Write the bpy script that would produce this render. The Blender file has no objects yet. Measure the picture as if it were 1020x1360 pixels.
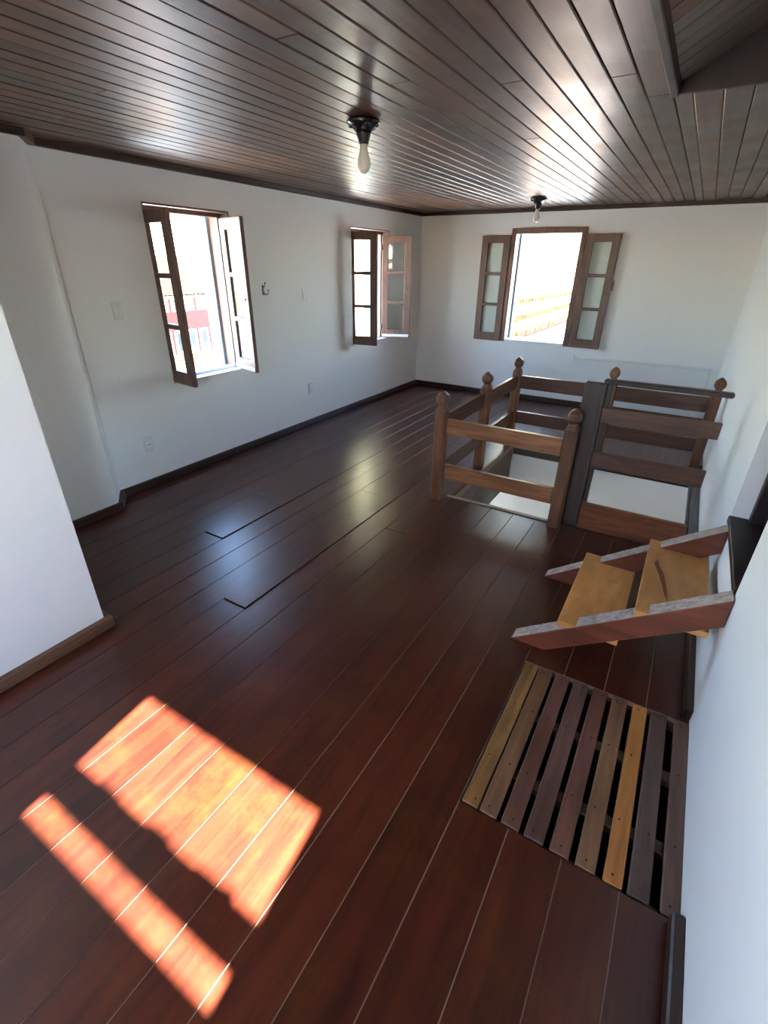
import bpy, bmesh, math, random
from mathutils import Vector, Matrix
random.seed(7)
SC = bpy.context.scene
COL = SC.collection

# ------------------------------------------------------------------ camera
CAM_H, F_PX, YAW, PITCH, ROLL = 1.7, 633.4731, -.5414, .4784, -.0127
fw = Vector((math.sin(YAW)*math.cos(PITCH), math.cos(YAW)*math.cos(PITCH), -math.sin(PITCH)))
rt = Vector((math.cos(YAW), -math.sin(YAW), 0))
dn = fw.cross(rt)
r2 = math.cos(ROLL)*rt + math.sin(ROLL)*dn
d2 = -math.sin(ROLL)*rt + math.cos(ROLL)*dn
cam = bpy.data.cameras.new('camera'); co = bpy.data.objects.new('camera', cam); COL.objects.link(co)
m = Matrix.Identity(4)
for i in range(3):
    m[i][0] = r2[i]; m[i][1] = -d2[i]; m[i][2] = -fw[i]
m[0][3], m[1][3], m[2][3] = 0, 0, CAM_H
co.matrix_world = m
cam.sensor_fit = 'VERTICAL'; cam.sensor_height = 36; cam.lens = F_PX/1360*36; cam.clip_start = .02
SC.camera = co

# ------------------------------------------------------------------ sky, sun, exposure
SUN_T = .9                                   # drop of the sun ray per metre of travel along +Y
sun_dir = Vector((-.145, 1, -SUN_T)).normalized()
world = bpy.data.worlds.new('world'); SC.world = world; world.use_nodes = True
wn, wl = world.node_tree.nodes, world.node_tree.links
bg = wn['Background']
sky = wn.new('ShaderNodeTexSky'); sky.sky_type = 'NISHITA'; sky.sun_disc = False
sky.sun_elevation = math.asin(-sun_dir.z); sky.sun_rotation = math.atan2(-sun_dir.x, -sun_dir.y)
sky.air_density = 1.0; sky.dust_density = .7; sky.ozone_density = 1.6
wl.new(sky.outputs[0], bg.inputs[0]); bg.inputs[1].default_value = .95
sl = bpy.data.lights.new('sun', 'SUN'); sl.energy = 35; sl.angle = .012; sl.color = (1, .96, .90)
so = bpy.data.objects.new('sun', sl); COL.objects.link(so)
so.rotation_euler = sun_dir.to_track_quat('-Z', 'Y').to_euler()
vs = SC.view_settings
vs.view_transform = 'Standard'; vs.look = 'None'; vs.gamma = 1; vs.use_curve_mapping = False
vs.exposure = 2.58
SC.cycles.max_bounces = 12; SC.cycles.diffuse_bounces = 8; SC.cycles.glossy_bounces = 4
SC.cycles.transparent_max_bounces = 16; SC.cycles.sample_clamp_indirect = 6
SC.cycles.caustics_reflective = False; SC.cycles.caustics_refractive = False

# ------------------------------------------------------------------ materials
def lin(c):
    return tuple((v/12.92 if v <= .04045 else ((v+.055)/1.055)**2.4) for v in c)
def rgb(r, g, b): return lin((r/255, g/255, b/255)) + (1,)

def base_mat(name):
    mt = bpy.data.materials.new(name); mt.use_nodes = True
    nt = mt.node_tree; return mt, nt, nt.nodes['Principled BSDF']

def plain(name, col, rough=.5, metal=0, spec=.5):
    mt, nt, b = base_mat(name)
    b.inputs['Base Color'].default_value = col; b.inputs['Roughness'].default_value = rough
    b.inputs['Metallic'].default_value = metal; b.inputs['Specular IOR Level'].default_value = spec
    return mt

def wood(name, ca, cb, rough=.4, axis=1, grain=28, stretch=14, bump=.1, vary=.5, rvar=.12, wear=None, wear_amt=.5, spec=.5):
    """grain runs along the object's local axis; every piece takes its own offset and tone"""
    mt, nt, b = base_mat(name); N, Lk = nt.nodes, nt.links
    tc = N.new('ShaderNodeTexCoord'); oi = N.new('ShaderNodeObjectInfo')
    mul = N.new('ShaderNodeMath'); mul.operation = 'MULTIPLY'; mul.inputs[1].default_value = 37.0
    Lk.new(oi.outputs['Random'], mul.inputs[0])
    ad = N.new('ShaderNodeVectorMath'); ad.operation = 'ADD'
    Lk.new(tc.outputs['Object'], ad.inputs[0]); Lk.new(mul.outputs[0], ad.inputs[1])
    mp = N.new('ShaderNodeMapping'); s = [grain]*3; s[axis] = grain/stretch; mp.inputs['Scale'].default_value = s
    Lk.new(ad.outputs[0], mp.inputs[0])
    n1 = N.new('ShaderNodeTexNoise'); n1.inputs['Scale'].default_value = 1; n1.inputs['Detail'].default_value = 6
    n1.inputs['Roughness'].default_value = .65; n1.inputs['Distortion'].default_value = .6
    Lk.new(mp.outputs[0], n1.inputs['Vector'])
    n2 = N.new('ShaderNodeTexNoise'); n2.inputs['Scale'].default_value = 3.0; n2.inputs['Detail'].default_value = 3
    Lk.new(ad.outputs[0], n2.inputs['Vector'])
    cr = N.new('ShaderNodeValToRGB'); cr.color_ramp.elements[0].position = .3; cr.color_ramp.elements[1].position = .72
    cr.color_ramp.elements[0].color = ca; cr.color_ramp.elements[1].color = cb
    Lk.new(n1.outputs[0], cr.inputs[0])
    hs = N.new('ShaderNodeHueSaturation')
    mr = N.new('ShaderNodeMapRange'); mr.inputs[3].default_value = 1-vary*.5; mr.inputs[4].default_value = 1+vary*.5
    Lk.new(oi.outputs['Random'], mr.inputs[0])
    m2 = N.new('ShaderNodeMapRange'); m2.inputs[1].default_value = .3; m2.inputs[2].default_value = .7
    m2.inputs[3].default_value = .8; m2.inputs[4].default_value = 1.2; Lk.new(n2.outputs[0], m2.inputs[0])
    mm = N.new('ShaderNodeMath'); mm.operation = 'MULTIPLY'; Lk.new(mr.outputs[0], mm.inputs[0]); Lk.new(m2.outputs[0], mm.inputs[1])
    Lk.new(mm.outputs[0], hs.inputs['Value']); Lk.new(cr.outputs[0], hs.inputs['Color'])
    colout = hs.outputs[0]
    if wear is not None:
        n3 = N.new('ShaderNodeTexNoise'); n3.inputs['Scale'].default_value = 5; n3.inputs['Detail'].default_value = 8
        n3.inputs['Roughness'].default_value = .75; Lk.new(ad.outputs[0], n3.inputs['Vector'])
        r3 = N.new('ShaderNodeMapRange'); r3.inputs[1].default_value = .48; r3.inputs[2].default_value = .72
        r3.inputs[4].default_value = wear_amt; Lk.new(n3.outputs[0], r3.inputs[0])
        mx = N.new('ShaderNodeMixRGB'); mx.inputs[2].default_value = wear
        Lk.new(r3.outputs[0], mx.inputs[0]); Lk.new(colout, mx.inputs[1]); colout = mx.outputs[0]
    Lk.new(colout, b.inputs['Base Color'])
    rr = N.new('ShaderNodeMapRange'); rr.inputs[1].default_value = .3; rr.inputs[2].default_value = .7
    rr.inputs[3].default_value = rough-rvar; rr.inputs[4].default_value = rough+rvar
    Lk.new(n2.outputs[0], rr.inputs[0]); Lk.new(rr.outputs[0], b.inputs['Roughness'])
    bp = N.new('ShaderNodeBump'); bp.inputs['Strength'].default_value = bump; bp.inputs['Distance'].default_value = .004
    Lk.new(n1.outputs[0], bp.inputs['Height']); Lk.new(bp.outputs[0], b.inputs['Normal'])
    b.inputs['Specular IOR Level'].default_value = spec
    return mt

def plaster(name, col, rough=.75, bump=.25, dirt=None, dirt_scale=1.5, dirt_lo=.55, dirt_amt=.6):
    mt, nt, b = base_mat(name); N, Lk = nt.nodes, nt.links
    g = N.new('ShaderNodeNewGeometry')
    n1 = N.new('ShaderNodeTexNoise'); n1.inputs['Scale'].default_value = 4; n1.inputs['Detail'].default_value = 7
    n1.inputs['Roughness'].default_value = .55
    Lk.new(g.outputs['Position'], n1.inputs['Vector'])
    bp = N.new('ShaderNodeBump'); bp.inputs['Strength'].default_value = bump; bp.inputs['Distance'].default_value = .01
    Lk.new(n1.outputs[0], bp.inputs['Height']); Lk.new(bp.outputs[0], b.inputs['Normal'])
    n2 = N.new('ShaderNodeTexNoise'); n2.inputs['Scale'].default_value = dirt_scale; n2.inputs['Detail'].default_value = 8
    n2.inputs['Roughness'].default_value = .7
    Lk.new(g.outputs['Position'], n2.inputs['Vector'])
    r = N.new('ShaderNodeMapRange'); r.inputs[1].default_value = dirt_lo; r.inputs[2].default_value = dirt_lo+.2
    r.inputs[4].default_value = dirt_amt if dirt else .06
    Lk.new(n2.outputs[0], r.inputs[0])
    mx = N.new('ShaderNodeMixRGB'); mx.inputs[1].default_value = col
    mx.inputs[2].default_value = dirt if dirt else tuple(v*.82 for v in col[:3])+(1,)
    Lk.new(r.outputs[0], mx.inputs[0]); Lk.new(mx.outputs[0], b.inputs['Base Color'])
    b.inputs['Roughness'].default_value = rough; b.inputs['Specular IOR Level'].default_value = .3
    return mt

def glass_mat():
    mt, nt, b = base_mat('pane_glass'); N, Lk = nt.nodes, nt.links
    N.remove(b)
    tr = N.new('ShaderNodeBsdfTransparent'); tr.inputs[0].default_value = (.93, .96, .95, 1)
    gl = N.new('ShaderNodeBsdfGlossy'); gl.inputs['Roughness'].default_value = .03
    fr = N.new('ShaderNodeFresnel'); fr.inputs[0].default_value = 1.5
    g = N.new('ShaderNodeNewGeometry'); iv = N.new('ShaderNodeMath'); iv.operation = 'SUBTRACT'; iv.inputs[0].default_value = 1
    Lk.new(g.outputs['Backfacing'], iv.inputs[1]); fm = N.new('ShaderNodeMath'); fm.operation = 'MULTIPLY'
    Lk.new(fr.outputs[0], fm.inputs[0]); Lk.new(iv.outputs[0], fm.inputs[1])      # reflect at the outer surface only
    mx = N.new('ShaderNodeMixShader'); Lk.new(fm.outputs[0], mx.inputs[0]); Lk.new(tr.outputs[0], mx.inputs[1]); Lk.new(gl.outputs[0], mx.inputs[2])
    Lk.new(mx.outputs[0], N['Material Output'].inputs[0])
    return mt

M = {}
M['white'] = plaster('white_plaster', (.82, .81, .78, 1))
M['floor'] = wood('floor_varnished_wood', rgb(48, 18, 13), rgb(83, 36, 22), rough=.30, axis=1, grain=22, stretch=16, bump=.05, vary=.35,
                  rvar=0, wear=rgb(116, 72, 26), wear_amt=.2)
M['seam'] = plain('pale_floor_filler', rgb(150, 128, 108), .9)
M['ceil'] = wood('ceiling_varnished_wood', rgb(60, 35, 23), rgb(104, 66, 42), rough=.385, axis=1, grain=20, stretch=16, bump=.26, vary=.8,
                 rvar=.065, wear=rgb(122, 102, 66), wear_amt=.42, spec=.65)
M['recess'] = wood('recess_board_wood', rgb(74, 64, 60), rgb(112, 100, 94), rough=.45, axis=0, grain=24, bump=.1, vary=.3)
M['dark'] = plain('dark_gap', (.008, .006, .005, 1), .9)
M['trim'] = wood('dark_trim_wood', rgb(38, 24, 18), rgb(68, 46, 34), rough=.45, axis=1, grain=30, bump=.1, vary=.2)
M['trim_x'] = wood('dark_trim_wood_crosswise', rgb(38, 24, 18), rgb(68, 46, 34), rough=.45, axis=0, grain=30, bump=.1, vary=.2)
M['rail_x'] = wood('railing_wood_crosswise', rgb(108, 70, 44), rgb(174, 120, 78), rough=.42, axis=0, grain=26, bump=.12, vary=.3)
M['rail_y'] = wood('railing_wood_lengthwise', rgb(74, 46, 32), rgb(128, 86, 58), rough=.42, axis=1, grain=26, bump=.12, vary=.3)
M['post'] = wood('post_wood', rgb(84, 54, 38), rgb(142, 96, 64), rough=.4, axis=2, grain=26, bump=.12, vary=.35)
M['gate_x'] = wood('gate_board_wood', rgb(60, 40, 32), rgb(106, 70, 53), rough=.42, axis=0, grain=20, stretch=9, bump=.1, vary=.4)
M['gate_z'] = wood('gate_stile_wood', rgb(46, 36, 31), rgb(78, 62, 52), rough=.4, axis=2, grain=24, bump=.1, vary=.2)
M['gate_low'] = wood('reddish_gate_board_wood', rgb(96, 54, 36), rgb(150, 90, 58), rough=.45, axis=0, grain=18, stretch=8, bump=.1, vary=.2)
M['string'] = wood('step_stringer_wood', rgb(82, 40, 27), rgb(128, 68, 46), rough=.45, axis=0, grain=22, bump=.12, vary=.2)
M['string_top'] = wood('worn_grey_stringer_edge', rgb(122, 100, 92), rgb(196, 184, 174), rough=.65, axis=0, grain=40, stretch=8, bump=.25, vary=.1)
M['tread'] = wood('golden_tread_wood', rgb(190, 126, 64), rgb(222, 164, 96), rough=.45, axis=1, grain=10, stretch=4, bump=.04, vary=.12)
M['well'] = wood('stair_wood', rgb(58, 42, 30), rgb(100, 76, 54), rough=.5, axis=1, grain=22, bump=.1, vary=.3)
M['frame'] = wood('window_frame_wood', rgb(94, 68, 58), rgb(132, 100, 86), rough=.42, axis=2, grain=34, bump=.08, vary=.15)
M['leafw'] = wood('window_leaf_wood', rgb(92, 67, 58), rgb(128, 99, 86), rough=.42, axis=2, grain=34, bump=.08, vary=.15)
M['sillpaint'] = plain('white_sill_paint', (.78, .80, .82, 1), .5)
M['blue'] = plain('pale_blue_paint', (.22, .34, .38, 1), .6)
M['salmon'] = wood('salmon_jamb_wood', rgb(118, 80, 66), rgb(140, 100, 84), rough=.6, axis=2, grain=20, bump=.05, vary=.05)
M['glass'] = glass_mat()
M['black'] = plain('black_bakelite', (.012, .011, .011, 1), .18)
M['bulb'] = plain('frosted_bulb_glass', (.80, .78, .73, 1), .18)
M['brass'] = plain('brass_cap', (.55, .45, .28, 1), .35, 1)
M['steel'] = plain('dark_steel', (.10, .10, .10, 1), .4, 1)
M['nail'] = plain('nail_head', (.03, .025, .02, 1), .5, .6)
M['plate'] = plain('switch_plate_plastic', (.72, .71, .68, 1), .35)
M['plate2'] = plain('switch_rocker_plastic', (.80, .79, .76, 1), .3)
M['nosing'] = wood('worn_pale_nosing', rgb(112, 92, 76), rgb(176, 160, 140), rough=.5, axis=0, grain=34, bump=.15, vary=.1)
M['greystrip'] = wood('weathered_grey_strip', rgb(78, 74, 72), rgb(126, 120, 116), rough=.6, axis=1, grain=34, bump=.15, vary=.1)
M['door'] = wood('dark_door_wood', rgb(28, 17, 18), rgb(52, 34, 34), rough=.5, axis=2, grain=22, bump=.1, vary=.1)
M['pink'] = plaster('pink_facade_paint', rgb(112, 54, 48), .8, .2)
M['cream'] = plaster('stained_cream_plaster', rgb(204, 192, 148), .85, .4, dirt=rgb(70, 62, 44), dirt_scale=1.6, dirt_lo=.56, dirt_amt=.55)
M['owhite'] = plaster('white_facade_paint', rgb(236, 232, 224), .8, .2)
M['shade'] = plain('grey_window_shade', rgb(44, 50, 54), .5)
M['ground'] = plaster('street_paving', rgb(160, 164, 165), .9, .2)

def tile_mat(name, c1, c2):
    mt, nt, b = base_mat(name); N, Lk = nt.nodes, nt.links
    g = N.new('ShaderNodeNewGeometry'); n = N.new('ShaderNodeTexNoise'); n.inputs['Scale'].default_value = 2.2
    n.inputs['Detail'].default_value = 8; n.inputs['Roughness'].default_value = .75
    Lk.new(g.outputs['Position'], n.inputs['Vector'])
    cr = N.new('ShaderNodeValToRGB'); e = cr.color_ramp.elements
    e[0].position = .36; e[0].color = rgb(*c1); e[1].position = .66; e[1].color = rgb(*c2)
    Lk.new(n.outputs[0], cr.inputs[0]); Lk.new(cr.outputs[0], b.inputs['Base Color']); b.inputs['Roughness'].default_value = .85
    return mt
M['tile'] = tile_mat('clay_roof_tile', (84, 48, 22), (168, 118, 54))
M['dark_tile'] = tile_mat('darkened_roof_tile', (46, 25, 9), (90, 57, 18))  # darkened copy of the clay tile, so sunlit roofs keep their hue when exposed

# ------------------------------------------------------------------ helpers
def link(name, mesh, mat=None, parent=None, loc=(0, 0, 0), rot=(0, 0, 0)):
    o = bpy.data.objects.new(name, mesh); COL.objects.link(o)
    if mat is not None and mesh is not None and not mesh.materials: mesh.materials.append(mat)
    o.location = loc; o.rotation_euler = rot
    if parent is not None: o.parent = parent
    return o
def empty(name, loc=(0, 0, 0), rotz=0):
    o = bpy.data.objects.new(name, None); COL.objects.link(o); o.location = loc; o.rotation_euler = (0, 0, rotz)
    o.empty_display_size = .1
    return o
def tag(o, label, cat, group=None, kind=None):
    o['label'] = label; o['category'] = cat
    if group: o['group'] = group
    if kind: o['kind'] = kind
    return o
def struct(o, label, cat):
    o['label'] = label; o['category'] = cat; o['kind'] = 'structure'; return o

_cache = {}
def box_mesh(sx, sy, sz, bev=0, mat=None, segs=1):
    k = (round(sx, 4), round(sy, 4), round(sz, 4), round(bev, 4), mat.name if mat else '', segs)
    if k in _cache: return _cache[k]
    bm = bmesh.new(); bmesh.ops.create_cube(bm, size=1)
    for v in bm.verts: v.co = Vector((v.co.x*sx, v.co.y*sy, v.co.z*sz))
    if bev: bmesh.ops.bevel(bm, geom=bm.edges[:], offset=bev, segments=segs, affect='EDGES', profile=.5)
    me = bpy.data.meshes.new('block'); bm.to_mesh(me); bm.free()
    if mat: me.materials.append(mat)
    _cache[k] = me; return me
def bar(name, a, b, mat, parent=None, bev=.003):
    """axis-aligned bar between two opposite corners a, b (in the parent's space)"""
    s = [abs(b[i]-a[i]) for i in range(3)]; c = [(a[i]+b[i])/2 for i in range(3)]
    return link(name, box_mesh(*s, bev, mat), None, parent, c)
def poly_prism(name, pts, axis, lo, hi, mat, parent=None, bev=0, edge_mat=None, edge_idx=()):
    """extrude a polygon given in the two other axes along axis from lo to hi, mesh origin at its centre"""
    def P(p, t):
        v = [0, 0, 0]; o = [i for i in range(3) if i != axis]; v[o[0]], v[o[1]] = p; v[axis] = t; return Vector(v)
    c = sum((P(p, (lo+hi)/2) for p in pts), Vector())/len(pts)
    bm = bmesh.new(); A = [bm.verts.new(P(p, lo)-c) for p in pts]; B = [bm.verts.new(P(p, hi)-c) for p in pts]
    n = len(pts); bm.faces.new(A[::-1]); bm.faces.new(B)
    for i in range(n):
        f = bm.faces.new((A[i], A[(i+1) % n], B[(i+1) % n], B[i]))
        if i in edge_idx: f.material_index = 1
    bmesh.ops.recalc_face_normals(bm, faces=bm.faces[:])
    if bev: bmesh.ops.bevel(bm, geom=bm.edges[:], offset=bev, segments=1, affect='EDGES')
    me = bpy.data.meshes.new(name); bm.to_mesh(me); bm.free(); me.materials.append(mat)
    if edge_mat: me.materials.append(edge_mat)
    return link(name, me, None, parent, c)
def grid_solid(name, axis, lo, hi, us, vs_, holes, mat, parent=None):
    """slab along `axis` from lo to hi over (u,v) with rectangular holes, one closed mesh with reveals"""
    U = sorted(set([us[0], us[1]] + [h[0] for h in holes] + [h[1] for h in holes]))
    V = sorted(set([vs_[0], vs_[1]] + [h[2] for h in holes] + [h[3] for h in holes]))
    U = [u for u in U if us[0] <= u <= us[1]]; V = [v for v in V if vs_[0] <= v <= vs_[1]]
    nu, nv = len(U)-1, len(V)-1
    def solid(i, j):
        if not (0 <= i < nu and 0 <= j < nv): return False
        u, v = (U[i]+U[i+1])/2, (V[j]+V[j+1])/2
        return not any(h[0] < u < h[1] and h[2] < v < h[3] for h in holes)
    o = [i for i in range(3) if i != axis]
    bm = bmesh.new(); vd = {}
    def vt(i, j, t):
        k = (i, j, t)
        if k not in vd:
            p = [0, 0, 0]; p[o[0]] = U[i]; p[o[1]] = V[j]; p[axis] = hi if t else lo; vd[k] = bm.verts.new(p)
        return vd[k]
    for i in range(nu):
        for j in range(nv):
            if not solid(i, j): continue
            for t in (0, 1): bm.faces.new((vt(i, j, t), vt(i+1, j, t), vt(i+1, j+1, t), vt(i, j+1, t)))
            if not solid(i-1, j): bm.faces.new((vt(i, j, 0), vt(i, j+1, 0), vt(i, j+1, 1), vt(i, j, 1)))
            if not solid(i+1, j): bm.faces.new((vt(i+1, j, 0), vt(i+1, j+1, 0), vt(i+1, j+1, 1), vt(i+1, j, 1)))
            if not solid(i, j-1): bm.faces.new((vt(i, j, 0), vt(i+1, j, 0), vt(i+1, j, 1), vt(i, j, 1)))
            if not solid(i, j+1): bm.faces.new((vt(i, j+1, 0), vt(i+1, j+1, 0), vt(i+1, j+1, 1), vt(i, j+1, 1)))
    bmesh.ops.recalc_face_normals(bm, faces=bm.faces[:])
    me = bpy.data.meshes.new(name); bm.to_mesh(me); bm.free()
    return link(name, me, mat, parent)
def rings(name, prof, mat, parent=None, loc=(0, 0, 0), n=20, smooth=True, shape=None):
    """surface through rings (z, radius[, squareness]); squareness 1 = square section with clipped corners"""
    bm = bmesh.new(); R = []
    for q in prof:
        z, r = q[0], q[1]; sq = q[2] if len(q) > 2 else 0
        ring = []
        for i in range(n):
            a = 2*math.pi*(i+.5)/n
            k = r
            if sq:
                ks = min(r/max(abs(math.cos(a)), 1e-6), r/max(abs(math.sin(a)), 1e-6))
                k = r*(1-sq) + ks*sq
            ring.append(bm.verts.new((k*math.cos(a), k*math.sin(a), z)))
        R.append(ring)
    for A, B in zip(R, R[1:]):
        for i in range(n): bm.faces.new((A[i], A[(i+1) % n], B[(i+1) % n], B[i]))
    bm.faces.new(R[0][::-1]); bm.faces.new(R[-1])
    bmesh.ops.recalc_face_normals(bm, faces=bm.faces[:])
    if smooth:
        for f in bm.faces: f.smooth = True
    me = bpy.data.meshes.new(name); bm.to_mesh(me); bm.free()
    return link(name, me, mat, parent, loc)
def tube(name, pts, r, mat, parent=None, n=8):
    bm = bmesh.new(); R = []
    P = [Vector(p) for p in pts]
    for i, p in enumerate(P):
        t = (P[min(i+1, len(P)-1)]-P[max(i-1, 0)]).normalized()
        a = t.cross(Vector((0, 0, 1)) if abs(t.z) < .9 else Vector((1, 0, 0))).normalized(); b = t.cross(a)
        R.append([bm.verts.new(p+r*(math.cos(2*math.pi*k/n)*a+math.sin(2*math.pi*k/n)*b)) for k in range(n)])
    for A, B in zip(R, R[1:]):
        for k in range(n): bm.faces.new((A[k], A[(k+1) % n], B[(k+1) % n], B[k]))
    bm.faces.new(R[0][::-1]); bm.faces.new(R[-1])
    bmesh.ops.recalc_face_normals(bm, faces=bm.faces[:])
    for f in bm.faces: f.smooth = len(f.verts) == 4
    me = bpy.data.meshes.new(name); bm.to_mesh(me); bm.free()
    return link(name, me, mat, parent)
def subtract(rect, hole):
    x0, x1, y0, y1 = rect; a0, a1, b0, b1 = hole
    if a1 <= x0 or a0 >= x1 or b1 <= y0 or b0 >= y1: return [rect]
    out = []
    if y0 < b0: out.append((x0, x1, y0, b0))
    if b1 < y1: out.append((x0, x1, b1, y1))
    ya, yb = max(y0, b0), min(y1, b1)
    if x0 < a0: out.append((x0, a0, ya, yb))
    if a1 < x1: out.append((a1, x1, ya, yb))
    return out

# ------------------------------------------------------------------ the room
XL, XP, XN, XR = -3.612, -3.416, -2.235, .400        # left window wall, pier, near block, right wall
YB, YN, YP, YF = -1.6, .913, 1.745, 6.936            # back wall, near block end, pier end, far wall
ZC = 2.34
WELL = (-1.35, .335, 3.36, 4.98)                     # stair opening
GRATE = (-.295, .402, 1.04, 1.845)                   # grate opening
T = .35
W1 = (2.56, 3.38, .79, 2.085); W2 = (5.195, 6.05, .79, 2.085); W3 = (-2.285, -1.362, .765, 2.13)

# floor: a backing slab with the boards as its pieces
floor = grid_solid('floor', 2, -.06, -.0035, (XL-.1, XR), (YB, YF), [WELL, GRATE], M['seam'])
struct(floor, 'dark red varnished wooden plank floor', 'floor')
seams = [-3.66, -3.48, -3.30, -3.125, -2.95, -2.775, -2.60, -2.42, -2.245, -2.07, -1.90, -1.73, -1.547, -1.363, -1.185, -1.008, -.824, -.652,
         -.472, -.295, -.113, .063, .235, .40]
ends = {6: [1.86, 4.3], 8: [1.40, 3.9], 10: [1.40, 4.6], 9: [.2, 3.05], 7: [.9, 3.4, 5.5], 5: [2.5, 4.9]}
GAP = .0032
for r in range(len(seams)-1):
    xa, xb = seams[r], seams[r+1]
    ys = [YB] + (ends[r] if r in ends else ([random.uniform(4.6, YF-.5)] if r % 3 else [random.uniform(2.6, 3.6)])) + [YF]
    for k in range(len(ys)-1):
        rects = [(xa, xb, ys[k], ys[k+1])]
        for h in (WELL, GRATE): rects = [q for rc in rects for q in subtract(rc, h)]
        for (x0, x1, y0, y1) in rects:
            if x1 < XN-.3 and y1 < YN-.3: continue
            if x1-x0 < .012 or y1-y0 < .02: continue
            g = GAP*random.uniform(.6, 1.3)
            me = box_mesh(x1-x0-g, y1-y0-g*.6, .024, .0012, M['floor'])
            o = link('plank', me, None, floor, ((x0+x1)/2, (y0+y1)/2, -.012 + random.uniform(-.0006, .0006)),
                     (random.uniform(-.0006, .0006), random.uniform(-.004, .004), 0))
            if (r, k) in ((6, 1), (10, 1)):                                   # boards whose near end has lifted
                a = .009/(y1-y0); o.rotation_euler = (-a, .004, 0); o.location.z += .0045

# trimmings of the stair opening belong to the floor
bar('edge_strip', (-1.40, 3.325, -.02), (-.575, 3.362, .010), M['nosing'], floor, .006)
bar('edge_strip', (.335, 3.36, -.14), (.396, 5.0, .006), M['greystrip'], floor, .004)
bar('edge_strip', (-.455, 3.345, -.03), (.33, 3.362, .0015), M['trim_x'], floor, .002)
bar('trimmer_board', (-1.395, 3.37, -.19), (-1.352, 4.98, -.004), M['well'], floor, .003)
bar('trimmer_board', (-1.40, 3.37, -.50), (-1.357, 4.98, -.195), M['well'], floor, .003)
bar('trimmer_board', (-1.352, 4.982, -.13), (.335, 5.03, -.004), M['trim_x'], floor, .003)
bar('trimmer_board', (-1.352, 3.30, -.30), (.335, 3.342, -.03), M['well'], floor, .003)

# ceiling: a backing slab with boards; a raised sloping pocket over the right side
HAT = (-.305, XR, .55, 2.79)
ceiling = grid_solid('ceiling', 2, ZC+.022, ZC+.20, (XL-.1, XR+.3), (YB-.1, YF+.1), [(HAT[0], XR+.02, HAT[2], HAT[3])], M['dark'])
struct(ceiling, 'glossy dark brown tongue and groove wooden ceiling', 'ceiling')
cs = []
x = -.311
while x > XL-.09: cs.append(x); x -= .0975
cs = cs[::-1]; cs += [-.24, -.131, -.026, .08, .185, .29, .40]
for r in range(len(cs)-1):
    xa, xb = cs[r], cs[r+1]
    ys = [YB] + ([random.uniform(.2, YF-.8)] if random.random() < .55 else []) + [YF]
    for k in range(len(ys)-1):
        for (x0, x1, y0, y1) in subtract((xa, xb, ys[k], ys[k+1]), (HAT[0]-.008, 1, HAT[2], HAT[3])):
            if x1 < XN-.3 and y1 < YN-.3: continue
            if x1-x0 < .012: continue
            me = box_mesh(x1-x0-.005, y1-y0-.0015, .02, .0035, M['ceil'])
            link('ceiling_board', me, None, ceiling, ((x0+x1)/2, (y0+y1)/2, ZC+.011 + random.uniform(-.001, .001)),
                 (random.uniform(-.0006, .0006), random.uniform(-.006, .006), 0))
bar('edge_strip', (HAT[0]-.012, HAT[2], ZC-.012), (HAT[0]+.018, HAT[3]+.01, ZC+.05), M['trim'], ceiling, .004)
SL = .57                                              # rise per metre of the pocket's slope
nb = 22; bw = (HAT[3]-HAT[2])/nb
ln = (XR+.02-HAT[0])*math.hypot(1, SL)
for k in range(nb):
    yc = HAT[3]-bw*(k+.5)
    link('recess_board', box_mesh(ln, bw-.005, .02, .003, M['string'] if k in (6, 7, 12) else M['recess']), None, ceiling,
         ((HAT[0]+XR+.02)/2, yc, ZC+.035+SL*(XR+.02-HAT[0])/2), (random.uniform(-.01, .01), -math.atan(SL), 0))
poly_prism("recess_gable", [(HAT[0], ZC-.004), (XR+.02, ZC-.004), (XR+.02, ZC+.50), (HAT[0], ZC+.03)], 1, HAT[3]-.002, HAT[3]+.02, M["door"], ceiling)
poly_prism("recess_gable", [(HAT[0], ZC), (XR+.02, ZC), (XR+.02, ZC+.50), (HAT[0], ZC+.03)], 1, HAT[2]-.02, HAT[2], M["door"], ceiling)
poly_prism('recess_backing', [(HAT[0]-.02, ZC+.07), (XR+.3, ZC+.10+SL*.9), (XR+.3, ZC+.2+SL*.9), (HAT[0]-.02, ZC+.20)], 1, HAT[2]-.05, HAT[3]+.05, M['dark'], ceiling)

# walls
wl_ = grid_solid('wall_left', 0, XL-T, XL, (1.60, YF+T), (-.3, ZC+.2), [W1, W2], M['white'])
struct(wl_, 'white plastered left wall with two casement windows', 'wall')
wf = grid_solid('wall_far', 1, YF, YF+T, (XL-.001, XR+.4), (-.3, ZC+.2), [W3], M['white'])
struct(wf, 'white plastered far wall with one casement window', 'wall')
pier = poly_prism('wall_pier', [(XP-.4, YN-.3), (XP, YN-.3), (XP, YP), (XL+.001, YP+.135), (XL-.2, YP+.135)], 2, -.3, ZC+.2, M['white'])
struct(pier, 'white plastered wall section standing proud of the window wall', 'wall')
WN = (-1.10, -.15, .79, 2.085)
nearw = grid_solid('wall_near_left', 0, XN-.28, XN, (YB-.1, YN), (-.3, ZC+.2), [WN], M['white'])
struct(nearw, 'bright white plastered wall block nearest on the left', 'wall')
nret = grid_solid('wall_near_return', 1, YN-.28, YN-.001, (XP-.2, XN-.002), (-.3, ZC+.2), [], M['white'])
struct(nret, 'white plastered return behind the near left wall block', 'wall')
WR = (-1.35, -.60, .79, 2.085)
DOOR = (2.005, 2.755, .585, 2.34)
wr = grid_solid('wall_right', 0, XR, XR+.3, (YB-.1, YF+T), (-2.7, ZC+.75), [DOOR, WR], M['white'])
struct(wr, 'white plastered right wall with a raised doorway', 'wall')
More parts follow.
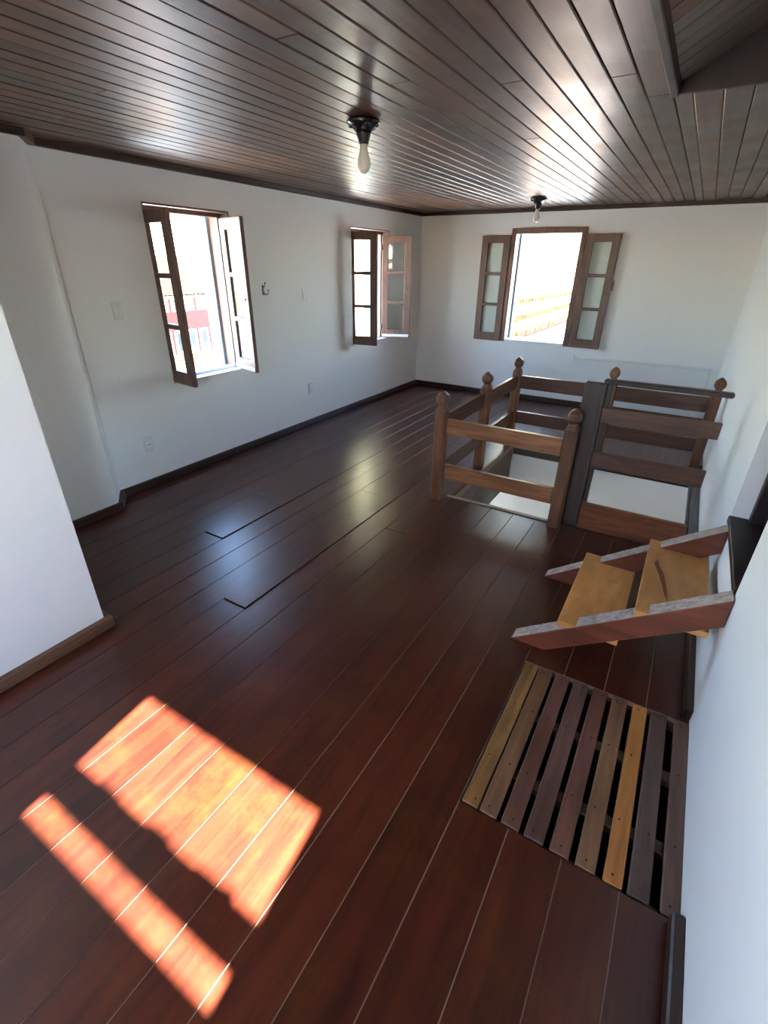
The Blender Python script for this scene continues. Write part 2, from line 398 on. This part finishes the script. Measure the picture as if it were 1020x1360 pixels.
SW = (-1.30, -.345, 1.607, 2.19)
wb = grid_solid('wall_back', 1, YB-.10, YB, (XN-.3, XR+.3), (-.3, ZC+.2), [SW], M['white'])
struct(wb, 'white plastered back wall behind the camera with an added high window', 'wall')
w5 = empty('added_sun_window', (0, YB, 0)); struct(w5, 'added unseen window in the back wall, shaped to cast the sun patches', 'window')  # unseen opening, placed and sized so the sun lands in two floor patches
bar('shadow_bar', (SW[0], -.06, 1.735), (SW[1], -.04, 1.845), M['frame'], w5)  # added bar, casts the dark gap between the two sun patches
for xx, ww, hh in ((-.50, .035, .012), (-.62, .16, .006), (-.86, .10, .009), (-1.14, .12, .005)):   # added uneven upper edge, makes the sun patch edge ragged
    bar('batten', (xx, -.06, 1.835), (xx+ww, -.04, 1.845+hh), M['frame'], w5, .001)
for k, (a, b) in enumerate((((SW[0]-.03, -.02, SW[2]-.04), (SW[1]+.03, .02, SW[2])), ((SW[0]-.03, -.02, SW[3]), (SW[1]+.03, .02, SW[3]+.04)),
                            ((SW[0]-.04, -.02, SW[2]), (SW[0], .02, SW[3])), ((SW[1], -.02, SW[2]), (SW[1]+.04, .02, SW[3])))):
    bar('window_frame', a, b, M['frame'], w5)

# stair well below the floor
well = empty('stairwell', (0, 0, 0)); struct(well, 'white walled stairwell below the railed floor opening', 'stairwell')
bar('well_wall', (-3.9, 5.03, -2.6), (XR, 5.2, -.06), M['white'], well, 0)
bar('well_wall', (-3.9, 3.1, -2.6), (XR, 3.295, -.06), M['white'], well, 0)
grid_solid('well_wall', 0, -3.9, -3.65, (3.1, 5.2), (-2.6, -.06), [(3.7, 4.45, -1.7, -.75)], M['white'], well)  # unseen window hole added to light the stairwell walls
bar('well_floor', (-3.9, 3.1, -2.7), (XR, 5.2, -2.6), M['owhite'], well, 0)
bar('well_ceiling', (-3.65, 3.295, -.52), (-1.402, 5.03, -.5), M['white'], well, 0)

# trims
def trim(n, a, b, mat, label, bev=.006):
    o = bar(n, a, b, mat, None, bev); struct(o, label, 'trim'); return o
trim('baseboard_left', (XL-.002, YP+.15, 0), (XL+.028, YF, .065), M['trim'], 'dark wooden baseboard under the two left windows')
trim('baseboard_far', (XL+.03, YF-.028, 0), (XR, YF+.002, .065), M['trim_x'], 'dark wooden baseboard along the far wall')
trim('baseboard_pier', (XP-.002, YN, 0), (XP+.028, YP+.012, .065), M['trim'], 'dark wooden baseboard along the recessed wall section')
q = poly_prism('baseboard_return', [(XP-.01, YP-.005), (XP+.028, YP+.012), (XL+.028, YP+.16), (XL-.01, YP+.15)], 2, 0, .065, M['trim'], None)
struct(q, 'short slanted baseboard at the corner of the wall section', 'trim')
M['bb_near'] = wood('brown_baseboard_wood', rgb(78, 52, 38), rgb(118, 84, 62), rough=.45, axis=1, grain=30, bump=.1, vary=.1)
trim('baseboard_near_left', (XN-.002, YB, 0), (XN+.032, YN+.032, .065), M['bb_near'], 'brown baseboard along the near left wall block')
trim('baseboard_near_return', (XN-.6, YN-.002, 0), (XN-.003, YN+.030, .065), M['bb_near'], 'brown baseboard around the corner of the near left block')
trim('baseboard_right_near', (.366, YB, 0), (XR+.002, 1.036, .062), M['trim'], 'dark baseboard on the right between camera and grate')
trim('baseboard_right', (.370, 1.862, 0), (XR+.002, 3.355, .062), M['trim'], 'dark baseboard on the right below the wooden steps')
trim('baseboard_right_far', (.370, 5.10, 0), (XR+.002, YF-.03, .062), M['trim'], 'dark baseboard on the right beyond the railing')
trim('trim_1', (XL-.002, YP+.12, ZC-.038), (XL+.035, YF, ZC+.004), M['trim'], 'dark crown strip above the left windows')
trim('trim_2', (XL+.036, YF-.035, ZC-.038), (XR, YF+.002, ZC+.004), M['trim_x'], 'dark crown strip above the far window')
trim('trim_3', (XP-.002, YN, ZC-.038), (XP+.035, YP+.02, ZC+.004), M['trim'], 'dark crown strip above the recessed wall section')
q = poly_prism('trim_4', [(XP-.01, YP-.01), (XP+.035, YP+.02), (XL+.035, YP+.165), (XL-.01, YP+.15)], 2, ZC-.038, ZC+.004, M['bb_near'], None)
struct(q, 'short slanted crown strip at the wall section corner', 'trim')
trim('trim_5', (XR-.03, HAT[3]+.03, ZC-.03), (XR+.002, YF-.036, ZC+.004), M['trim'], 'dark crown strip along the right wall')

# ------------------------------------------------------------------ windows
def leaf_mesh(w, h, t, st, top, bot, mun):
    ph = (h-top-bot-2*mun)/3
    holes = [(st, w-st, bot+i*(ph+mun), bot+i*(ph+mun)+ph) for i in range(3)]
    o = grid_solid('casement_leaf', 1, -t/2, t/2, (0, w), (0, h), holes, M['leafw'])
    bm = bmesh.new(); bm.from_mesh(o.data)
    ed = [e for e in bm.edges if len(e.link_faces) == 2 and e.calc_face_angle(0) > 1]
    bmesh.ops.bevel(bm, geom=ed, offset=.004, segments=1, affect='EDGES'); bm.to_mesh(o.data); bm.free()
    return o, holes
def leaf(win, hinge, d, w, z0, z1, knob=None, label=None, st=.088):
    o, holes = leaf_mesh(w, z1-z0, .034, st, .085, .105, .036)
    o.parent = win; o.location = (hinge[0], hinge[1], z0); o.rotation_euler = (0, 0, math.atan2(d[1], d[0]))
    for (a, b, c, e) in holes:
        link('pane', box_mesh(b-a+.012, .004, e-c+.012, 0, M['glass']), None, o, ((a+b)/2, 0, (c+e)/2))
    rail = bar('drip_rail', (.01, -.026, .012), (w-.01, -.017, .045), M['sillpaint'] if knob == 'w' else M['leafw'], o, .002)
    for zz in (.14, z1-z0-.14):
        link('hinge', box_mesh(.014, .05, .07, .003, M['steel']), None, o, (-.006, 0, zz))
    if knob is not None:
        rings('catch', [(0, .012), (.006, .014), (.016, .006), (.022, .010), (.028, .004)], M['steel'], o, (w-st*.5, 0, (z1-z0)*.5), 10).rotation_euler = (math.pi/2, 0, 0)
    if label: o['label'] = label
    return o
def window(n, origin, rotz, w, z0, z1, label, fr=.045, depth=(0, .10), proud=False, inner=True):
    e = empty(n, origin, rotz); struct(e, label, 'window')
    f = M['frame']; d0, d1 = depth
    if d0 > .05:                                     # thin boards line the plaster opening in front of the frame
        bar('lining_board', (0, .001, z0), (.013, d0, z1), f, e, .001); bar('lining_board', (w-.013, .001, z0), (w, d0, z1), f, e, .001)
        bar('lining_board', (.013, .001, z1-.013), (w-.013, d0, z1), f, e, .001)
        bar('stool', (.013, -.006, z0), (w-.013, d0, z0+.008), M['sillpaint'], e, .001)
    bar('jamb', (0, d0, z0), (fr, d1, z1), f, e); bar('jamb', (w-fr, d0, z0), (w, d1, z1), f, e)
    bar('header', (fr, d0, z1-fr), (w-fr, d1, z1), f, e)
    bar('sill', (fr, d0+.004, z0), (w-fr, d1, z0+.03), M['sillpaint'], e)
    bar('reveal_lining', (w-.022, d1+.001, z0), (w, .24, z1), M['salmon'], e); bar('reveal_lining', (0, d1+.001, z0), (.022, .24, z1), M['salmon'], e)
    bar('outer_frame', (w-.05, .241, z0), (w, T+.03, z1), M['blue'], e); bar('outer_frame', (0, .241, z0), (.05, T+.03, z1), M['blue'], e)
    bar('outer_frame', (.051, .241, z1-.04), (w-.051, T+.03, z1), M['blue'], e)
    bar('outer_sill', (.023, d1+.001, z0-.0), (w-.023, T+.06, z0+.022), M['blue'], e)
    return e
w1 = window('window_1', (XL, W1[0], 0), math.pi/2, W1[1]-W1[0], W1[2], W1[3], 'open casement window nearest the camera on the left wall', .045, (.098, .145))
leaf(w1, (.032, .078), (-.054, -.385), .385, .80, 2.035)
leaf(w1, (W1[1]-W1[0]-.032, .078), (-.112, -.368), .385, .80, 2.035, 'w')
w2 = window('window_2', (XL, W2[0], 0), math.pi/2, W2[1]-W2[0], W2[2], W2[3], 'open casement window nearer the far corner on the left wall', .045, (.098, .145))
leaf(w2, (.032, .078), (.05, -.36), .385, .80, 2.035)
leaf(w2, (W2[1]-W2[0]-.045, .078), (.17, -.34), .385, .80, 2.035, 'w')
w3 = window('window_3', (W3[0], YF, 0), 0, W3[1]-W3[0], W3[2], W3[3], 'open casement window in the far wall', .062, (-.035, .10))
leaf(w3, (-.004, -.030), (-1, 0), .385, .765, 2.055, 'w')
o = leaf(w3, (W3[1]-W3[0]+.004, -.030), (1, 0), .385, .765, 2.055, 'k')
w6 = window('fill_window_right', (XR, WR[1], 0), -math.pi/2, WR[1]-WR[0], WR[2], WR[3], 'added unseen window in the right wall for fill light', .045, (0, .08))  # added opening, sky light from here brightens the near left wall
w4 = window('fill_window_left', (XN, WN[0], 0), math.pi/2, WN[1]-WN[0], WN[2], WN[3], 'added unseen window in the near left wall for fill light', .045)  # added opening, lets in sky light for the right wall and ceiling

# raised doorway in the right wall
d1 = empty('door_1', (XR, DOOR[0], DOOR[2])); struct(d1, 'dark wooden doorway at the top of the small steps', 'door')
dw, dh = DOOR[1]-DOOR[0], DOOR[3]-DOOR[2]
bar('threshold', (-.008, .002, -.03), (.28, dw-.002, .004), M['door'], d1, .003)
bar('door_jamb', (.075, dw-.05, .005), (.25, dw-.002, dh), M['door'], d1, .003)
bar('door_jamb', (.075, .002, .005), (.25, .05, dh), M['door'], d1, .003)
bar('door_panel', (.20, .051, .006), (.24, dw-.051, dh), M['door'], d1, .003)

# ------------------------------------------------------------------ railing round the stair opening
rail = empty('stair_railing', (-1.46, 3.26, 0)); tag(rail, 'brown wooden railing with faceted finial posts around the stair opening', 'railing')
RO = Vector((-1.46, 3.26, 0))
PROF = [(0, .043, .92), (.735, .043, .92), (.752, .036, .85), (.765, .028, .7), (.776, .027, .5), (.788, .038, .5), (.804, .046, .5), (.828, .046, .55),
        (.848, .038, .6), (.866, .020, .6), (.877, .004, .6)]
posts = {'A': (-1.458, 3.262), 'M': (-1.438, 4.14), 'C': (-1.438, 5.05), 'D': (-.52, 5.05), 'E': (.322, 5.05), 'B': (-.52, 3.30)}
for k, (px, py) in posts.items():
    o = rings('post', [(z, r, s) for z, r, s in PROF], M['post'], rail, (px-RO.x, py-RO.y, 0), 24, False)
def rail_bar(p, q, z0, z1, mat):
    (ax, ay), (bx, by) = posts[p], posts[q]
    if abs(bx-ax) > abs(by-ay): a, b = (min(ax, bx)+.043, (ay+by)/2-.017, z0), (max(ax, bx)-.043, (ay+by)/2+.017, z1)
    else: a, b = ((ax+bx)/2-.017, min(ay, by)+.043, z0), ((ax+bx)/2+.017, max(ay, by)-.043, z1)
    bar('rail', [a[0]-RO.x, a[1]-RO.y, a[2]], [b[0]-RO.x, b[1]-RO.y, b[2]], mat, rail, .004)
for p, q in (('A', 'B'), ('A', 'M'), ('M', 'C'), ('C', 'D'), ('D', 'E')):
    mt = M['rail_y'] if (p, q) in (('A', 'M'), ('M', 'C')) else (M['rail_x'] if p == 'A' else M['gate_x'])
    lo, hi = ((.180, .302), (.552, .668)) if p == 'A' and q == 'B' else ((.20, .325), (.568, .698))
    rail_bar(p, q, *lo, mt); rail_bar(p, q, *hi, mt)

# guard panel between the railing and the right wall
gt = empty('guard_panel', (-.44, 3.42, 0)); tag(gt, 'dark wooden guard panel of boards beside the right wall', 'guard panel')
GO = Vector((-.44, 3.42, 0))
def gbar(n, a, b, mat, bev=.004): return bar(n, [a[i]-GO[i] for i in range(3)], [b[i]-GO[i] for i in range(3)], mat, gt, bev)
gbar('stile', (-.505, 3.385, -.05), (-.378, 3.435, 1.035), M['gate_z'])
gbar('stile_edge', (-.515, 3.400, -.05), (-.5055, 3.50, 1.030), M['post'])
gbar('cap_rail', (-.40, 3.380, 1.036), (.303, 3.432, 1.066), M['gate_z'], .008)
for z0, z1, mt in ((.785, .886, M['gate_x']), (.468, .583, M['gate_x']), (-.085, .195, M['gate_low'])):
    gbar('board', (-.377, 3.388, z0), (.293, 3.416, z1), mt)
gbar('batten', (-.377, 3.417, -.06), (-.345, 3.44, 1.034), M['gate_z'])

# flight of stairs going down from the guard panel
st = empty('staircase', (-.05, 3.45, -.2)); tag(st, 'wooden flight of stairs going down through the floor opening', 'staircase')
for k in range(7):
    bar('tread', (-.36, .05+k*.21, -.19-k*.20), (.35, .05+k*.21+.24, -.155-k*.20), M['well'], st, .004)
for sx in (-.40, .352):
    poly_prism('stringer', [(3.45, -.22), (3.45, -.50), (4.98, -2.0), (4.98, -1.72)], 0, -.05+sx, -.05+sx+.036, M['well']).parent = st
for o in st.children:
    if o.name.startswith('stringer'): o.location -= st.location

# ------------------------------------------------------------------ small steps up to the doorway
sp = empty('wooden_steps', (0, 2.3, 0)); tag(sp, 'small red brown wooden steps with two golden treads at the doorway', 'steps')
SPO = Vector((0, 2.3, 0))
prof = [(-.407, .002), (-.24, .002), (.396, .440), (.396, .572), (-.40, .008)]
for ya, yb in ((1.955, 2.040), (2.597, 2.682)):
    o = poly_prism('stringer', prof, 1, ya, yb, M['string'], sp, .003, M['string_top'], (3,)); o.location -= SPO
for x0, x1, zt in ((-.207, .062, .205), (.088, .362, .392)):
    t = bar('tread', (x0, 1.960-2.3, zt-.032), (x1, 2.678-2.3, zt), M['tread'], sp, .003)
knot = poly_prism('knot_stain', [(.125, 2.42), (.140, 2.47), (.150, 2.40), (.175, 2.33), (.192, 2.22), (.205, 2.10), (.185, 2.16), (.170, 2.24), (.150, 2.33)], 2, .3915, .3926,
                  M['string'], sp); knot.location -= SPO; knot['label'] = 'dark knot stain'

# ------------------------------------------------------------------ slatted grate in the floor
gr = empty('floor_grate', (.055, 1.44, 0)); tag(gr, 'slatted wooden grate set into the floor by the right wall', 'grate')
GR = Vector((.055, 1.44, 0))
tones = [((96, 64, 34), (150, 108, 60)), ((88, 58, 40), (128, 92, 62)), ((78, 48, 38), (116, 76, 58)), ((76, 50, 44), (112, 78, 66)), ((84, 50, 40), (124, 80, 62)),
         ((98, 66, 44), (138, 100, 68)), ((150, 92, 40), (192, 126, 62)), ((74, 54, 46), (104, 80, 68)), ((80, 56, 46), (118, 88, 72))]
slx = [(-.288, -.228), (-.222, -.160), (-.145, -.083), (-.064, .001), (.021, .082), (.103, .163), (.187, .242), (.257, .318), (.347, .400)]
for i, ((a, b), (c1, c2)) in enumerate(zip(slx, tones)):
    mt = wood('grate_slat_wood_%d' % i, rgb(*c1), rgb(*c2), rough=.5, axis=1, grain=30, stretch=12, bump=.15, vary=0)
    s = bar('slat', (a-GR.x, 1.046-GR.y, -.022), (b-GR.x, 1.838-GR.y, .002), mt, gr, .003)
    for yy in (1.075, 1.27, 1.56, 1.81):
        link('nail', box_mesh(.007, .007, .002, .0008, M['nail']), None, s, (random.uniform(-.012, .012), yy-1.442, .0125))
for yy in (1.262, 1.56): bar('cross_bar', (-.293-GR.x, yy-.022-GR.y, -.062), (.398-GR.x, yy+.022-GR.y, -.0225), M['well'], gr, .003)
for yy in (1.042, 1.822): bar('cross_bar', (-.293-GR.x, yy-GR.y, -.062), (.398-GR.x, yy+.02-GR.y, -.0225), M['well'], gr, .002)
pit = empty('grate_pit', (0, 0, 0)); struct(pit, 'dark shaft underneath the slatted grate', 'shaft')
bar('pit_floor', (-.7, .8, -1.25), (XR, 2.2, -1.2), M['trim'], pit, 0)
bar('pit_wall', (-.72, .8, -1.2), (-.7, 2.2, -.061), M['trim'], pit, 0); bar('pit_wall', (-.7, .78, -1.2), (XR, .8, -.061), M['trim'], pit, 0)
bar('pit_wall', (-.7, 2.2, -1.2), (XR, 2.22, -.061), M['trim'], pit, 0)
bar('pit_wall', (.3995, .8, -1.2), (XR+.001, 2.2, -.061), M['trim'], pit, 0)

# ------------------------------------------------------------------ lamps
def lamp(x, y, label):
    e = empty('ceiling_lamp', (x, y, ZC)); tag(e, label, 'lamp', 'bare bulb ceiling lamps')
    rings('ceiling_rose', [(.001, .040), (-.006, .080), (-.016, .086), (-.026, .080), (-.034, .058), (-.05, .046)], M['black'], e, n=28)
    for k in range(6):
        a = k*math.pi/3+.3
        rings('screw_boss', [(-.020, .012), (-.034, .012), (-.038, .006)], M['black'], e, (.066*math.cos(a), .066*math.sin(a), 0), 10)
    rings('lamp_holder', [(-.05, .040), (-.066, .036), (-.095, .026), (-.104, .024)], M['black'], e, n=20)
    b = rings('bulb', [(-.104, .019), (-.125, .020), (-.145, .024), (-.165, .031), (-.185, .035), (-.202, .033), (-.215, .025), (-.224, .012), (-.226, .002)], M['bulb'], e, n=24)
    return e
lamp(-1.644, 2.491, 'black ceiling rose with bare bulb nearer the camera')
lamp(-1.704, 5.882, 'black ceiling rose with bare bulb in front of the far window')

# ------------------------------------------------------------------ fittings on the walls
def plate(n, y, z, label, cat, sockets, w=.075, h=.118, bright=False):
    e = empty(n, (XL, y, z)); tag(e, label, cat)
    bar('cover_plate', (0, -w/2, -h/2), (.009, w/2, h/2), M['plate'], e, .003)
    if sockets:
        bar('socket_face', (.009, -.026, -.032), (.013, .026, .032), M['plate2'], e, .002)
        for s in (-.009, .009): bar('socket_hole', (.0128, s-.003, -.003), (.0136, s+.003, .003), M['black'], e, 0)
    else:
        for s in (-.017, .017): bar('rocker', (.009, s-.013, -.03), (.015, s+.013, .03), M['plate2'], e, .002)
plate('light_switch', 2.200, 1.379, 'white double switch plate left of the nearest window', 'switch', False)
plate('light_switch', 4.312, 1.403, 'white switch plate between the two left windows', 'switch', False)
plate('wall_socket', 4.321, .424, 'white wall socket low between the two left windows', 'socket', True)
plate('wall_socket', 2.207, .358, 'white wall socket low beside the wall section corner', 'socket', True)
hk = empty('wall_hook', (XL, 3.70, 1.47)); tag(hk, 'small dark metal hook right of the nearest window', 'hook')
bar('back_plate', (0, -.010, -.045), (.005, .010, .045), M['steel'], hk, .002)
tube('hook_arm', [(.004, 0, -.01), (.02, 0, -.03), (.04, .004, -.038), (.058, .006, -.03), (.064, .008, -.008), (.062, .008, .008)], .0055, M['steel'], hk)
tube('hook_arm', [(.004, 0, .025), (.022, 0, .03), (.034, 0, .05), (.036, 0, .07)], .0055, M['steel'], hk)
cd = empty('cable_raceway', (-1.25, YF, .64)); tag(cd, 'white plastic cable raceway low on the far wall', 'raceway')
bar('channel', (0, -.022, -.016), (1.576, -.003, .016), M['plate'], cd, .002)
bar('channel', (1.540, -.018, -.62), (1.562, -.003, -.017), M['plate'], cd, .002)
bar('end_cap', (-.02, -.026, -.03), (0, -.003, .03), M['plate'], cd, .003)
bar('channel_lip', (.02, -.024, -.004), (1.53, -.0205, .002), M['plate2'], cd, .001)
lt = bar('shutter_stay', (-.966, YF-.016, 1.44), (-.954, YF, 1.56), M['steel'], None, .003); tag(lt, 'small dark stay on the far wall right of the window leaf', 'latch')

# ------------------------------------------------------------------ outside
gd = grid_solid('street_ground', 2, -6.1, -6.0, (-90, 60), (-60, 90), [], M['ground']); gd['kind'] = 'structure'; gd['label'] = 'pale street paving far below the windows'; gd['category'] = 'ground'
def roof_mesh(name, a, b, c, d, mat, parent, n, amp=.06, per=.28):
    """corrugated tiled slope: eave a->b, ridge d->c; waves run along the eave"""
    a, b, c, d = map(Vector, (a, b, c, d)); L = (b-a).length; nu = int(L/per*6); nv = n
    nrm = (b-a).cross(d-a).normalized(); nrm = nrm if nrm.z > 0 else -nrm
    vs2, fs = [], []
    for j in range(nv*2):
        v0 = (j//2)/nv if j % 2 == 0 else (j//2+1)/nv
        lift = .045 if j % 2 == 0 else 0
        for i in range(nu+1):
            u = i/nu; p = (a*(1-u)+b*u)*(1-v0)+(d*(1-u)+c*u)*v0
            vs2.append(p+nrm*(lift+amp*abs(math.sin(math.pi*L*u/per))))
    for j in range(nv*2-1):
        for i in range(nu):
            k = j*(nu+1)+i; fs.append((k, k+1, k+nu+2, k+nu+1))
    me = bpy.data.meshes.new(name); me.from_pydata([tuple(v-parent.location) for v in vs2], [], fs)
    return link(name, me, mat, parent)
PX = -26.4
pk = empty('pink_building', (PX, 22, -6)); tag(pk, 'pink building with clay tiled roof across the street', 'building')
def pb(n, a, b, mat, par=pk): return bar(n, [a[i]-pk.location[i] for i in range(3)], [b[i]-pk.location[i] for i in range(3)], mat, par, 0)
pb('wall', (PX-12, 9, -6), (PX, 31, -.07), M['pink'])
pb('cornice', (PX, 9, -.20), (PX+.35, 31, -.06), M['owhite'])
roof_mesh('roof', (PX+.5, 8.6, -.05), (PX+.5, 31.4, -.05), (PX-6.5, 31.4, 2.05), (PX-6.5, 8.6, 2.05), M['dark_tile'], pk, 18)
roof_mesh('roof', (PX-13, 8.6, -.05), (PX-13, 31.4, -.05), (PX-6.5, 31.4, 2.05), (PX-6.5, 8.6, 2.05), M['dark_tile'], pk, 10)
grm = box_mesh(.05, .68, .72, 0, M['owhite']); hol = box_mesh(.02, .10, .12, 0, M['shade'])
lwm = box_mesh(.06, .68, 1.36, 0, M['owhite']); lgm = box_mesh(.03, .40, 1.02, 0, M['shade'])
for k in range(22):
    yy = 20.55+(k-10)*.9
    if not 9.5 < yy < 30.5: continue
    g = link('grille_window', grm, None, pk, (.02, yy+.12-22, 5.45))
    if 14 < yy < 26:
        for r_ in range(3):
            for c_ in range(2): link('grille_hole', hol, None, g, (.02, -.13+.26*c_, -.2+.2*r_))
    f = link('window_surround', lwm, None, pk, (.025, yy-22, 3.36)); link('window_pane', lgm, None, f, (.025, 0, .02))
roof_mesh('lower_roof', (PX+7.5, 8.6, -4.6), (PX+7.5, 31.4, -4.6), (PX+.02, 31.4, -3.35), (PX+.02, 8.6, -3.35), M['dark_tile'], pk, 14)

cb = empty('cream_building', (-24, 40, -6)); tag(cb, 'cream house with tiled roof seen through the window near the corner', 'building')
def cbar(n, a, b, mat): return bar(n, [a[i]-cb.location[i] for i in range(3)], [b[i]-cb.location[i] for i in range(3)], mat, cb, 0)
cbar('wall', (-32, 33, -6), (-22, 50, -.9), M['owhite'])
roof_mesh('roof', (-21.5, 32.5, -.9), (-21.5, 50.5, -.9), (-27, 50.5, 1.2), (-27, 32.5, 1.2), M['dark_tile'], cb, 14)
cbar('porch_wall', (-21.9, 34, -6), (-19, 50, -3.6), M['pink'])
roof_mesh('porch_roof', (-17.5, 33.5, -3.6), (-17.5, 50.5, -3.6), (-22, 50.5, -2.4), (-22, 33.5, -2.4), M['dark_tile'], cb, 10)
for k in range(9):
    f = link('window_surround', lwm, None, cb, (2.03, -5.6+k*1.7, 4.1)); link('window_pane', lgm, None, f, (.03, 0, 0))

NX = -3.4
nb_ = empty('neighbour_house', (NX, 14, -6)); tag(nb_, 'sunlit stained cream house wall with tile ledges beyond the far window', 'building')
def nbar(n, a, b, mat): return bar(n, [a[i]-nb_.location[i] for i in range(3)], [b[i]-nb_.location[i] for i in range(3)], mat, nb_, 0)
nbar('upper_wall', (NX-4, 8.2, 1.02), (NX-.25, 26, 5.2), M['cream'])
nbar('middle_wall', (NX-4, 8.2, .55), (NX, 26, 1.019), M['owhite'])
nbar('pink_band', (NX-4, 8.2, .30), (NX+.25, 26, .549), M['pink'])
nbar('lower_wall', (NX-4, 8.2, -6), (NX+.45, 26, .299), M['owhite'])
def barrel(r, L):
    bm = bmesh.new(); n = 6; R = []
    for yy in (0, L):
        R.append([bm.verts.new((yy, (r+s)*math.cos(math.pi*i/n), (r+s)*math.sin(math.pi*i/n))) for s in (0, .014) for i in range(n+1)])
    A, B = R; m_ = n+1
    for i in range(n):
        bm.faces.new((A[m_+i], A[m_+i+1], B[m_+i+1], B[m_+i])); bm.faces.new((A[i], B[i], B[i+1], A[i+1]))
        bm.faces.new((A[i], A[i+1], A[m_+i+1], A[m_+i])); bm.faces.new((B[i], B[m_+i], B[m_+i+1], B[i+1]))
    bmesh.ops.recalc_face_normals(bm, faces=bm.faces[:])
    me = bpy.data.meshes.new('roof_tile'); bm.to_mesh(me); bm.free(); me.materials.append(M['tile']); return me
tm = barrel(.10, .55)
for k in range(60):
    link('roof_tile', tm, None, nb_, (-.26, 9.0+k*.23-14, 7.13+random.uniform(-.01, .01)), (0, .22, random.uniform(-.05, .05)))
nbar('ledge', (NX-.2, 8.2, 1.02), (NX+.2, 26, 1.07), M['cream'])
tm2 = barrel(.12, .6)
for k in range(44):
    link('roof_tile', tm2, None, nb_, (-.02, 8.6+k*.30-14, 6.60+random.uniform(-.015, .015)), (0, .2, random.uniform(-.05, .05)))
